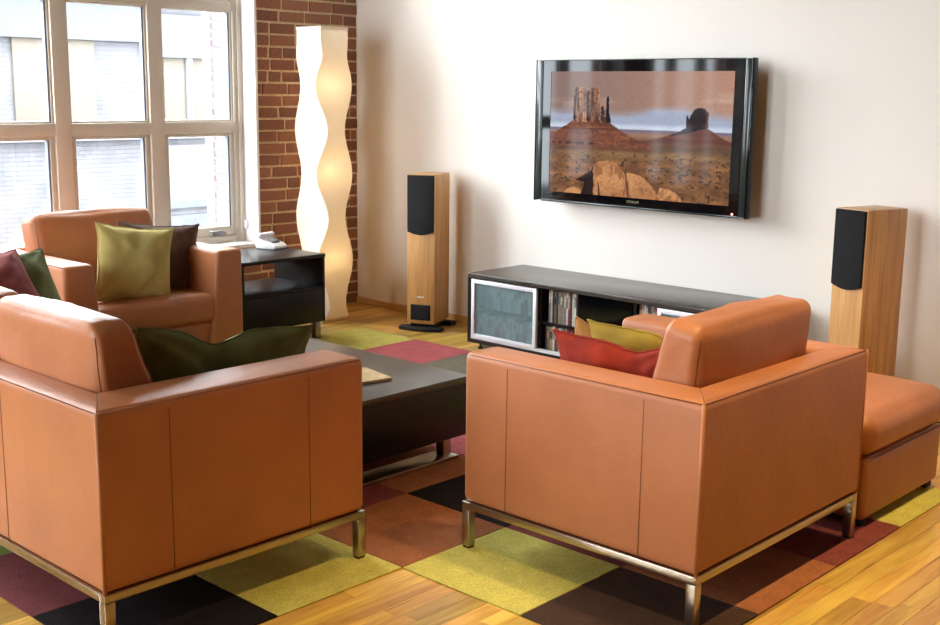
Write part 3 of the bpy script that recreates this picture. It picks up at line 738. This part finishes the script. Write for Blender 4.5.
# ------------------------------------------------------------------ floor lamp with sinuous shade
LX, LY = 0.325, -0.585
lamp = thing('floor_lamp', 'tall column floor lamp with wavy cream paper sides in the corner', 'lamp', (LX, LY, 0))
vs = []; fs = []; NZ = 110; zl0, zl1 = 0.025, 1.90; S = 4
for i in range(NZ+1):
    z = zl0+(zl1-zl0)*i/NZ; ph_ = math.cos(2*PI*(z-1.535)/0.565)
    fade = min(1, max(0, (1.82-z)/0.20)) ; fade = fade*fade*(3-2*fade)*min(1, (z+0.05)/0.14)
    k_ = 0.031*ph_*fade; hx_, hy_ = 0.120, 0.112
    vs += [(hx_-0.85*k_, -hy_-0.85*k_, z), (hx_, hy_+k_, z), (-hx_, hy_, z), (-hx_+k_, -hy_, z)]
sides = []
for s_ in range(4):
    f = []; v2 = []
    for i in range(NZ+1):
        a, c = Vector(vs[i*4+s_]), Vector(vs[i*4+(s_+1) % 4]); v2 += [a.lerp(c, k/S) for k in range(S+1)]
    for i in range(NZ):
        for k in range(S): f.append((i*(S+1)+k, i*(S+1)+k+1, (i+1)*(S+1)+k+1, (i+1)*(S+1)+k))
    b = MB(); b.add(v2, f); o = b.build('shade_panel', 'shade', lamp, smooth=True)
def rim(z, hx_, hy_):
    b = MB(); t = 0.008
    b.box(-hx_, hx_, -hy_-0.001, -hy_+t, z, z+0.018); b.box(-hx_, hx_, hy_-t, hy_+0.001, z, z+0.018)
    b.box(-hx_-0.001, -hx_+t, -hy_, hy_, z, z+0.018); b.box(hx_-t, hx_+0.001, -hy_, hy_, z, z+0.018); return b
rim(1.884, 0.1225, 0.1145).build('top_rim', 'shade', lamp)
MB().box(-0.112, 0.112, -0.118, 0.118, 0.0, 0.022).build('base', 'paper', lamp, bevel=0.004)
pole = MB().tube([(0, 0, 0.022), (0, 0, 1.62)], 0.008, 8).build('pole', 'white_plastic', lamp, smooth=True)
for zz in (0.42, 1.00, 1.55):
    kk = NT('bulb_glow'); kk.b.inputs['Emission Color'].default_value = (1, 0.75, 0.45, 1); kk.b.inputs['Emission Strength'].default_value = 3.0; kk.b.inputs['Base Color'].default_value = (1, 0.95, 0.9, 1)
    MB().lathe([(0.004, -0.045), (0.012, -0.04), (0.026, -0.012), (0.028, 0.008), (0.018, 0.028), (0.004, 0.036)], 14, (0.035, 0, zz)).build('bulb', kk.m, lamp, smooth=True)
    ld = bpy.data.lights.new('bulb_light', 'POINT'); ld.energy = 0.35; ld.color = (1.0, 0.72, 0.42); ld.shadow_soft_size = 0.04
    lo = bpy.data.objects.new('bulb_light', ld); C.objects.link(lo); lo.parent = lamp; lo.location = (-0.03, 0, zz)

# ------------------------------------------------------------------ tower speakers
def speaker(label, loc, rz):
    r = thing('tower_speaker', label, 'speaker', loc, rz, 'pair of maple tower speakers')
    w_, d_, h0, h1 = 0.186, 0.27, 0.045, 0.995
    MB().box(-w_/2, w_/2, 0, d_, h0, h1).build('cabinet', 'spk_wood', r, bevel=0.003)
    # cloth grille with a bowed lower edge
    n = 12; pts = [(-w_/2+0.006, h1-0.004)] + [(-w_/2+0.006+(w_-0.012)*i/n, 0.636-0.020*math.sin(PI*i/n)) for i in range(n+1)] + [(w_/2-0.006, h1-0.004)]
    k = len(pts); vs = [(x, -0.016, z) for x, z in pts] + [(x, -0.0004, z) for x, z in pts]
    MB().add(vs, [tuple(range(k)), tuple(range(k, 2*k))[::-1]] + [(i, k+i, k+(i+1) % k, (i+1) % k) for i in range(k)]).build('grille', 'cloth_black', r, bevel=0.002)
    MB().box(-0.068, 0.068, -0.003, 0.0, 0.068, 0.168).build('port_surround', 'black_matte', r, bevel=0.002)
    b = MB(); b.add(*rbox(0.128, 0.012, 0.092, 0.005)); b.build('port_grille', 'cloth_black', r, smooth=True, loc=(0, -0.003, 0.118))
    MB().box(-0.022, 0.022, -0.0015, 0.0, 0.213, 0.222).build('badge', 'aluminium', r)
    # plinth: two bowed outrigger feet
    for yy, sg in ((-0.015, -1), (d_-0.045, 1)):
        m_ = 12; o1 = [(-0.145+0.29*i/m_, yy+0.03+sg*(0.030+0.025*math.sin(PI*i/m_))) for i in range(m_+1)]
        o2 = [(0.145-0.29*i/m_, yy+0.03-sg*0.030) for i in range(m_+1)]
        pl = o1+o2; MB().add(*prism(pl, 0.0, 0.026)).build('foot_bar', 'black_matte', r, bevel=0.006)
    MB().box(-0.08, 0.08, 0.03, d_-0.03, 0.026, 0.0445).build('plinth', 'black_matte', r)
    return r
speaker('maple tower speaker left of the television, near the corner', (1.045, -0.40, 0), math.radians(24))
speaker('maple tower speaker right of the television, behind the ottoman', (3.885, -0.385, 0), math.radians(-16))

# ------------------------------------------------------------------ television cabinet
X0, X1 = 1.583, 3.46; YF, YK = -0.535, -0.03; ZB = 0.032
tc = thing('tv_cabinet', 'long low black television cabinet with frosted sliding doors', 'cabinet', ((X0+X1)/2, (YF+YK)/2, 0))
ox, oy = (X0+X1)/2, (YF+YK)/2
def cb(name, mat, x0, x1, y0, y1, z0, z1, par=tc, bev=0.0):
    return MB().box(x0-ox, x1-ox, y0-oy, y1-oy, z0, z1).build(name, mat, par, bevel=bev)
M['cab_wood'] = wood('dark_oak_top', (44, 39, 35), (66, 60, 55), (3, 50, 50), 0.24, spec=0.9)
cb('top', 'cab_wood', X0, X1, YF, YK, 0.424, 0.450, bev=0.002)
cb('bottom', 'black_wood', X0, X1, YF, YK, ZB, 0.056, bev=0.002)
for xa in (X0, X1-0.024): cb('side_panel', 'black_wood', xa, xa+0.024, YF, YK, 0.0562, 0.4238)
cb('back_panel', 'black_matte', X0+0.024, X1-0.024, YK-0.012, YK, 0.0562, 0.4238)
for xa in (2.118, 2.765, 2.925): cb('divider', 'black_wood', xa-0.009, xa+0.009, YF+0.035, YK-0.013, 0.0562, 0.4238)
cb('shelf', 'black_wood', X0+0.0245, 2.1085, YF+0.06, YK-0.013, 0.225, 0.238)
cb('shelf', 'black_wood', 2.1275, 2.42, YF+0.04, YK-0.013, 0.214, 0.226)
cb('shelf', 'black_wood', 2.776, 2.915, YF+0.04, YK-0.013, 0.214, 0.226)
cb('dark_panel', 'tv_gloss', 2.392, 2.752, YF+0.03, YF+0.04, 0.0605, 0.4215)
cb('door_track', 'aluminium', 2.1125, 2.9295, YF+0.001, YF+0.028, 0.0563, 0.072)
cb('door_track', 'aluminium', X0+0.0245, 2.112, YF+0.004, YF+0.028, 0.0563, 0.0635)
cb('door_track', 'aluminium', 2.93, X1-0.0245, YF+0.004, YF+0.028, 0.0563, 0.0635)
def door(x0, x1):
    d = cb('door', 'frost', x0+0.012, x1-0.012, YF+0.010, YF+0.015, 0.078, 0.402)
    f = MB(); q = 0.024; y0_, y1_ = YF+0.001-oy, YF+0.020-oy; z0_, z1_ = 0.064, 0.4165
    f.box(x0-ox, x0+q-ox, y0_, y1_, z0_, z1_); f.box(x1-q-ox, x1-ox, y0_, y1_, z0_, z1_)
    f.box(x0+q-ox, x1-q-ox, y0_, y1_, z0_, z0_+q); f.box(x0+q-ox, x1-q-ox, y0_, y1_, z1_-q, z1_)
    f.build('door_frame', 'aluminium', d, bevel=0.0015)
door(1.610, 2.112); door(2.930, 3.434)
for xa in (X0+0.09, (X0+X1)/2, X1-0.09):
    for ya in (YF+0.02, YK-0.06): MB().lathe([(0.014, 0), (0.016, 0.004), (0.013, 0.010), (0.006, 0.014), (0.006, ZB)], 14, (xa-ox, ya-oy, 0)).build('foot', 'black_matte', tc, smooth=True)
# discs and books, each one its own
rk = random.Random(5); pal = [(40, 40, 46), (70, 60, 50), (150, 120, 80), (190, 180, 160), (30, 50, 80), (120, 40, 34), (90, 100, 90), (200, 196, 190), (60, 30, 30), (170, 140, 96), (24, 24, 26), (110, 110, 116)]
bookm = [plain('book_spine_%d' % i, c, 0.45, var=0.35, scale=60) for i, c in enumerate(pal)]
bpale = [plain('pale_spine_%d' % i, c, 0.6, var=0.1, scale=40) for i, c in enumerate([(212, 208, 200), (190, 186, 178), (170, 160, 160), (226, 224, 220), (150, 140, 130), (196, 170, 150)])]
ORD = 'leftmost,second from left,third from left,fourth from left,fifth from left,sixth from left,seventh from left,eighth from left,ninth from left,tenth from left,eleventh from left,twelfth from left,thirteenth from left,fourteenth from left,fifteenth from left,sixteenth from left,seventeenth from left,eighteenth from left,nineteenth from left,twentieth from left,twenty-first from left,twenty-second from left'.split(',')
CN = {}
for i, c in enumerate('charcoal,brown,tan,cream,navy,dark red,grey green,white,maroon,golden,black,grey'.split(',')): CN['book_spine_%d' % i] = c
for i, c in enumerate('cream,beige,mauve,white,taupe,peach'.split(',')): CN['pale_spine_%d' % i] = c
def row_of(name, cat, labels, grp, x0, x1, z, hrange, trange, mats, yfront, depth):
    x = x0; k = 0; made = []
    while True:
        t = rk.uniform(*trange)
        if x+t > x1: break
        hh = rk.uniform(*hrange); mi = rk.randrange(len(mats))
        o = thing(name, '', cat, (x+t/2, yfront, z), 0, grp); made.append((o, CN[mats[mi].name]))
        dd = depth*rk.uniform(0.92, 1.0)
        MB().box(-t/2+0.0006, t/2-0.0006, 0.0, dd, 0, hh).build('case', mats[mi], o, bevel=0.0012, seg=1)
        MB().box(-t/2+0.0022, t/2-0.0022, -0.0006, 0.0, hh*rk.uniform(0.5, 0.62), hh*rk.uniform(0.8, 0.92)).build('spine_print', mats[(mi+4) % len(mats)], o)
        x += t; k += 1
    for i, (o, cn) in enumerate(made): o['label'] = labels % (cn, ORD[i])
DV = ((0.185, 0.192), (0.0135, 0.0155))
row_of('film_case', 'film case', '%s film case, %s on the upper shelf of the open bay', 'film cases, upper shelf of the open bay', 2.165, 2.372, 0.2262, (0.183, 0.192), (0.0125, 0.0155), bookm, YF+0.05, 0.135)
row_of('film_case', 'film case', '%s film case, %s on the lower shelf of the open bay', 'film cases, lower shelf of the open bay', 2.145, 2.372, 0.0564, (0.142, 0.152), (0.0125, 0.0155), bookm, YF+0.05, 0.135)
row_of('film_case', 'film case', '%s film case, %s in the narrow bay by the second glass door', 'film cases, narrow bay', 2.785, 2.912, 0.2262, (0.183, 0.192), (0.0125, 0.0155), bookm, YF+0.05, 0.135)
row_of('book', 'book', '%s book, %s on the upper shelf behind the frosted door', 'books behind the frosted door, upper shelf', 1.66, 2.06, 0.2382, (0.135, 0.17), (0.02, 0.036), bpale[:3]+bookm[5:8], YF+0.062, 0.16)
row_of('book', 'book', '%s book, %s on the lower shelf behind the frosted door', 'books behind the frosted door, lower shelf', 1.625, 2.09, 0.0564, (0.125, 0.155), (0.018, 0.032), bpale, YF+0.062, 0.16)

# ------------------------------------------------------------------ television
TX0, TX1, TZ0, TZ1, TY = 1.757, 3.196, 0.873, 1.697, -0.15
tv = thing('television', 'wall-mounted flat television showing red desert buttes', 'television', ((TX0+TX1)/2, TY, TZ0))
tx, tz = (TX0+TX1)/2, TZ0
def tb_(name, mat, x0, x1, y0, y1, z0, z1, par=tv, bev=0.0):
    return MB().box(x0-tx, x1-tx, y0, y1, z0-tz, z1-tz).build(name, mat, par, bevel=bev)
SX0, SX1, SZ0, SZ1 = 1.870, 3.088, 0.934, 1.630
tb_('housing', 'black_matte', TX0+0.05, TX1-0.05, 0.0125, 0.085, TZ0+0.02, TZ1-0.02, bev=0.01)
b = MB()
for (x0, x1, z0, z1) in ((1.812, SX0, TZ0+0.012, TZ1-0.006), (SX1, 3.150, TZ0+0.012, TZ1-0.006), (SX0, SX1, SZ1, TZ1-0.006), (SX0, SX1, TZ0+0.012, SZ0)):
    b.box(x0-tx, x1-tx, 0.0, 0.012, z0-tz, z1-tz)
b.build('bezel', 'tv_gloss', tv)
tb_('side_trim', 'tv_glass', TX0+0.010, 1.811, -0.004, 0.012, TZ0+0.006, TZ1-0.003, bev=0.002)
tb_('side_trim', 'tv_glass', 3.151, TX1-0.010, -0.004, 0.012, TZ0+0.006, TZ1-0.003, bev=0.002)
for x0, x1 in ((TX0, TX0+0.010), (TX1-0.010, TX1)): tb_('edge_trim', 'tv_gloss', x0, x1, -0.004, 0.04, TZ0, TZ1, bev=0.002)
tb_('top_trim', 'tv_glass', 1.812, 3.150, -0.003, 0.012, TZ1-0.006, TZ1, bev=0.001)
tb_('bottom_trim', 'tv_glass', 1.812, 3.150, -0.003, 0.012, TZ0, TZ0+0.012, bev=0.002)
tb_('wall_bracket', 'black_matte', tx-0.25, tx+0.25, 0.0855, 0.1499, TZ0+0.25, TZ0+0.60)
kk = NT('standby_led'); kk.b.inputs['Emission Color'].default_value = (1, 0.25, 0.2, 1); kk.b.inputs['Emission Strength'].default_value = 2.5
MB().box(3.108-tx, 3.118-tx, -0.002, 0.0, 0.0, 0.008).build('standby_light', kk.m, tv, loc=(0, 0, 0.889-tz-0.0))
cu = bpy.data.curves.new('logo', 'FONT'); cu.body = 'HITACHI'; cu.size = 0.021; cu.align_x = 'CENTER'; cu.extrude = 0.0003
to = bpy.data.objects.new('logo_tmp', cu); C.objects.link(to)
dg = bpy.context.evaluated_depsgraph_get(); me = bpy.data.meshes.new_from_object(to.evaluated_get(dg)); bpy.data.objects.remove(to)
M['logo'] = plain('logo_print', (150, 150, 110), 0.4, var=0.02); me.materials.clear(); me.materials.append(M['logo'])
lg = link('logo', me, tv, (2.478-tx, -0.0008, 0.905-tz)); lg.rotation_euler = (PI/2, 0, 0)

# the picture on the screen, computed point by point and shown as emitted light
def picture(W_, H_):
    rs = np.random.RandomState(4)
    u, v = np.meshgrid(np.linspace(0, 1, W_), np.linspace(0, 1, H_))
    def fbm(sx, sy, oct=5, seed=0):
        r = np.random.RandomState(seed); out = np.zeros_like(u); amp = 1.0; tot = 0
        for o in range(oct):
            gx, gy = max(2, int(sx*2**o)), max(2, int(sy*2**o)); g = r.rand(gy+2, gx+2)
            x = u*gx; y = v*gy; xi = np.floor(x).astype(int); yi = np.floor(y).astype(int); fx = x-xi; fy = y-yi
            fx = fx*fx*(3-2*fx); fy = fy*fy*(3-2*fy)
            out += amp*((g[yi, xi]*(1-fx)+g[yi, xi+1]*fx)*(1-fy)+(g[yi+1, xi]*(1-fx)+g[yi+1, xi+1]*fx)*fy); tot += amp; amp *= 0.55
        return out/tot
    def L(c): return np.array(c, float)
    def mix(a, b, t): t = np.clip(t, 0, 1)[..., None]; return a*(1-t)+b*t
    def sm(a, b, x): t = np.clip((x-a)/(b-a), 0, 1); return t*t*(3-2*t)
    img = np.zeros((H_, W_, 3))
    # sky: brown cloud above, pale blue near the horizon, lilac haze line
    cl = fbm(3, 9, 5, 1)
    up = mix(L((142, 116, 108)), L((186, 142, 120)), u*1.1-0.1) + 0*img
    up = mix(up, L((206, 178, 164)), sm(0.52, 0.75, cl)*0.7*sm(0.1, 0.25, v))
    low = mix(L((168, 176, 198)), L((205, 216, 232)), sm(0.40, 0.44, v))
    img = mix(up, low, sm(0.27, 0.37, v + 0.12*(cl-0.5) - 0.03*np.sin(u*7)))
    # plain
    gr = fbm(14, 26, 5, 2); g2 = fbm(60, 60, 3, 3)
    far = mix(L((128, 112, 128)), L((160, 122, 98)), sm(0.465, 0.50, v))
    mid = mix(L((98, 66, 52)), L((140, 98, 68)), gr*1.4-0.2)
    near = mix(L((104, 70, 46)), L((164, 112, 70)), gr*1.8-0.4)
    gnd = mix(far, mid, sm(0.49, 0.56, v)); gnd = mix(gnd, near, sm(0.62, 0.75, v))
    band = np.exp(-((v-0.60)/0.03)**2)*sm(0.3, 0.6, u); gnd = mix(gnd, L((92, 74, 56)), band*0.7)
    gnd = mix(gnd, L((150, 120, 74)), np.exp(-((v-0.66)/0.04)**2)*0.6*gr*1.6)
    shrub = sm(0.63, 0.70, g2)*sm(0.58, 0.70, v)
    gnd = mix(gnd, L((60, 50, 34)), shrub*0.85)
    gnd = mix(gnd, L((178, 172, 160)), np.exp(-((u-0.58)/0.05)**2-((v-0.77)/0.025)**2)*sm(0.5, 0.6, g2))
    img = mix(img, gnd, sm(0.452, 0.46, v))
    def poly(pts, jit=0.0, seed=0):
        jx = (fbm(40, 40, 3, seed)-0.5)*jit; jy = (fbm(40, 40, 3, seed+50)-0.5)*jit
        x, y = u+jx, v+jy; ins = np.zeros(u.shape, bool); n = len(pts)
        for a in range(n):
            (x1, y1), (x2, y2) = pts[a], pts[(a+1) % n]
            if y1 == y2: continue
            c = ((y1 > y) != (y2 > y)) & (x < (x2-x1)*(y-y1)/(y2-y1)+x1); ins ^= c
        return ins*1.0
    hz = fbm(6, 40, 4, 5); vs_ = fbm(80, 5, 4, 6); fine = fbm(90, 70, 3, 12)
    # big butte: skirt of scree, two tower blocks, thin spire
    sk = mix(L((104, 60, 44)), L((158, 98, 70)), hz*1.5-0.3); sk = mix(sk, L((84, 52, 42)), sm(0.52, 0.62, fine)*0.5)
    sk = mix(sk, L((34, 22, 20)), np.exp(-((v-0.582)/0.010)**2)*sm(0.45, 0.55, fbm(50, 8, 3, 15))*sm(0.30, 0.24, u)*0.95)
    sk = mix(sk, L((60, 38, 32)), np.exp(-((v-0.46-0.02*(hz-0.5))/0.006)**2)*0.6)
    m_ = poly([(-0.1, 0.515), (0.04, 0.49), (0.135, 0.40), (0.30, 0.395), (0.35, 0.405), (0.40, 0.455), (0.47, 0.515), (0.56, 0.56), (0.62, 0.62), (0.3, 0.66), (-0.1, 0.66)], 0.014, 20)
    img = mix(img, sk, m_*sm(0.66, 0.58, v))
    tw = mix(L((92, 58, 46)), L((206, 150, 114)), vs_*2.0-0.5); tw = mix(tw, L((60, 38, 34)), sm(0.55, 0.68, fine)*0.55)
    m_ = poly([(0.137, 0.41), (0.138, 0.24), (0.142, 0.18), (0.152, 0.135), (0.175, 0.118), (0.196, 0.128), (0.205, 0.15), (0.219, 0.155), (0.220, 0.41)], 0.008, 21); img = mix(img, tw, m_)
    m_ = poly([(0.222, 0.41), (0.224, 0.15), (0.235, 0.132), (0.262, 0.13), (0.285, 0.14), (0.293, 0.155), (0.295, 0.41)], 0.008, 22); img = mix(img, tw, m_)
    m_ = poly([(0.217, 0.40), (0.217, 0.16), (0.231, 0.15), (0.230, 0.40)], 0.006, 23) + poly([(0.140, 0.39), (0.142, 0.20), (0.150, 0.19), (0.151, 0.39)], 0.006, 23) + poly([(0.163, 0.30), (0.163, 0.22), (0.171, 0.20), (0.172, 0.32)], 0.006, 24)
    img = mix(img, L((36, 24, 24)), np.clip(m_, 0, 1)*0.85)
    m_ = poly([(0.296, 0.41), (0.300, 0.28), (0.310, 0.265), (0.318, 0.30), (0.326, 0.34), (0.330, 0.41)], 0.008, 25); img = mix(img, mix(L((60, 40, 36)), L((170, 112, 72)), sm(0.4, 0.7, fine)), m_)
    m_ = poly([(0.328, 0.41), (0.331, 0.21), (0.337, 0.195), (0.345, 0.21), (0.348, 0.33), (0.362, 0.41)], 0.005, 26); img = mix(img, L((46, 32, 32)), m_)
    # far butte, its lit side turned away
    sk2 = mix(L((84, 52, 48)), L((130, 80, 64)), hz)
    m_ = poly([(0.66, 0.50), (0.72, 0.465), (0.775, 0.43), (0.88, 0.43), (0.92, 0.465), (0.96, 0.505), (1.05, 0.56), (0.70, 0.575), (0.50, 0.56)], 0.01, 27); img = mix(img, sk2, m_*sm(0.575, 0.53, v))
    m_ = poly([(0.68, 0.497), (0.74, 0.455), (0.768, 0.425), (0.787, 0.34), (0.805, 0.29), (0.832, 0.274), (0.862, 0.28), (0.866, 0.295), (0.879, 0.31), (0.880, 0.43), (0.84, 0.44), (0.79, 0.465)], 0.006, 28); img = mix(img, L((46, 36, 38)), m_)
    m_ = poly([(0.765, 0.44), (0.769, 0.34), (0.774, 0.33), (0.779, 0.345), (0.782, 0.44)], 0.003, 29); img = mix(img, L((50, 38, 40)), m_)
    m_ = poly([(0.868, 0.43), (0.868, 0.31), (0.879, 0.315), (0.881, 0.43)], 0.004, 30); img = mix(img, L((112, 72, 58)), m_*0.8)
    # foreground boulders, rounded and cracked
    rk_ = fbm(7, 6, 5, 8); cr = fbm(26, 10, 4, 9)
    def rock(pts, lx, seed):
        m_ = poly(pts, 0.012, seed)
        c = mix(L((212, 152, 100)), L((146, 92, 58)), np.clip((u-lx)*2.2, 0, 1)*0.55+(rk_-0.45)*1.1)
        c = mix(c, L((120, 72, 46)), sm(0.56, 0.66, cr)*0.55); c = mix(c, L((160, 104, 66)), sm(0.5, 0.7, fine)*0.5)
        return c, m_
    for pts, lx, sd in (([(0.62, 1.05), (0.64, 0.90), (0.68, 0.905), (0.73, 0.935), (0.80, 1.05)], 0.64, 31),
                        ([(0.44, 1.05), (0.45, 0.80), (0.50, 0.805), (0.56, 0.84), (0.62, 0.93), (0.655, 1.05)], 0.46, 32),
                        ([(0.215, 1.05), (0.23, 0.90), (0.25, 0.79), (0.28, 0.735), (0.34, 0.71), (0.40, 0.735), (0.445, 0.80), (0.46, 0.92), (0.47, 1.05)], 0.28, 33),
                        ([(0.08, 1.05), (0.11, 0.965), (0.15, 0.945), (0.19, 0.96), (0.21, 1.05)], 0.10, 34)):
        c, m_ = rock(pts, lx, sd); img = mix(img, c, m_)
    m_ = poly([(0.20, 0.99), (0.215, 0.90), (0.16, 0.885), (0.235, 0.82), (0.262, 0.765), (0.268, 0.85), (0.272, 1.05), (0.19, 1.05)], 0.015, 35); img = mix(img, L((34, 22, 20)), m_*0.92)
    m_ = poly([(0.298, 1.05), (0.296, 0.93), (0.290, 0.87), (0.303, 0.92), (0.312, 1.05)], 0.008, 36); img = mix(img, L((50, 30, 24)), m_*0.85)
    img = mix(img, L((70, 40, 28)), np.exp(-((u-0.452-0.10*np.clip(v-0.8, 0, 1))/0.005)**2)*(v > 0.80)*0.8)
    img *= (0.93+0.14*rs.rand(H_, W_))[..., None]
    c = np.clip(img/255, 0, 1)
    return np.where(c <= 0.04045, c/12.92, ((c+0.055)/1.055)**2.4)
PWX, PHX = 368, 210
pic = picture(PWX, PHX)
vx = np.linspace(SX0-tx, SX1-tx, PWX); vz = np.linspace(SZ1-tz, SZ0-tz, PHX)
gx, gz = np.meshgrid(vx, vz); co = np.stack([gx, np.full_like(gx, 0.003), gz], -1).reshape(-1, 3)
ii = np.arange((PHX-1)*(PWX-1)); r0 = ii//(PWX-1); c0 = ii % (PWX-1); a0 = r0*PWX+c0
faces = np.stack([a0+PWX, a0+PWX+1, a0+1, a0], -1)
me = bpy.data.meshes.new('screen'); me.from_pydata(co.tolist(), [], faces.tolist()); me.update()
at = me.color_attributes.new('picture', 'FLOAT_COLOR', 'POINT')
at.data.foreach_set('color', np.concatenate([pic.reshape(-1, 3), np.ones((PWX*PHX, 1))], 1).ravel().tolist())
M['screen'] = screen_mat('screen_light', 0.95/2**EXPO); me.materials.append(M['screen'])
o = link('screen', me, tv); o['label'] = 'lit screen with a desert landscape'
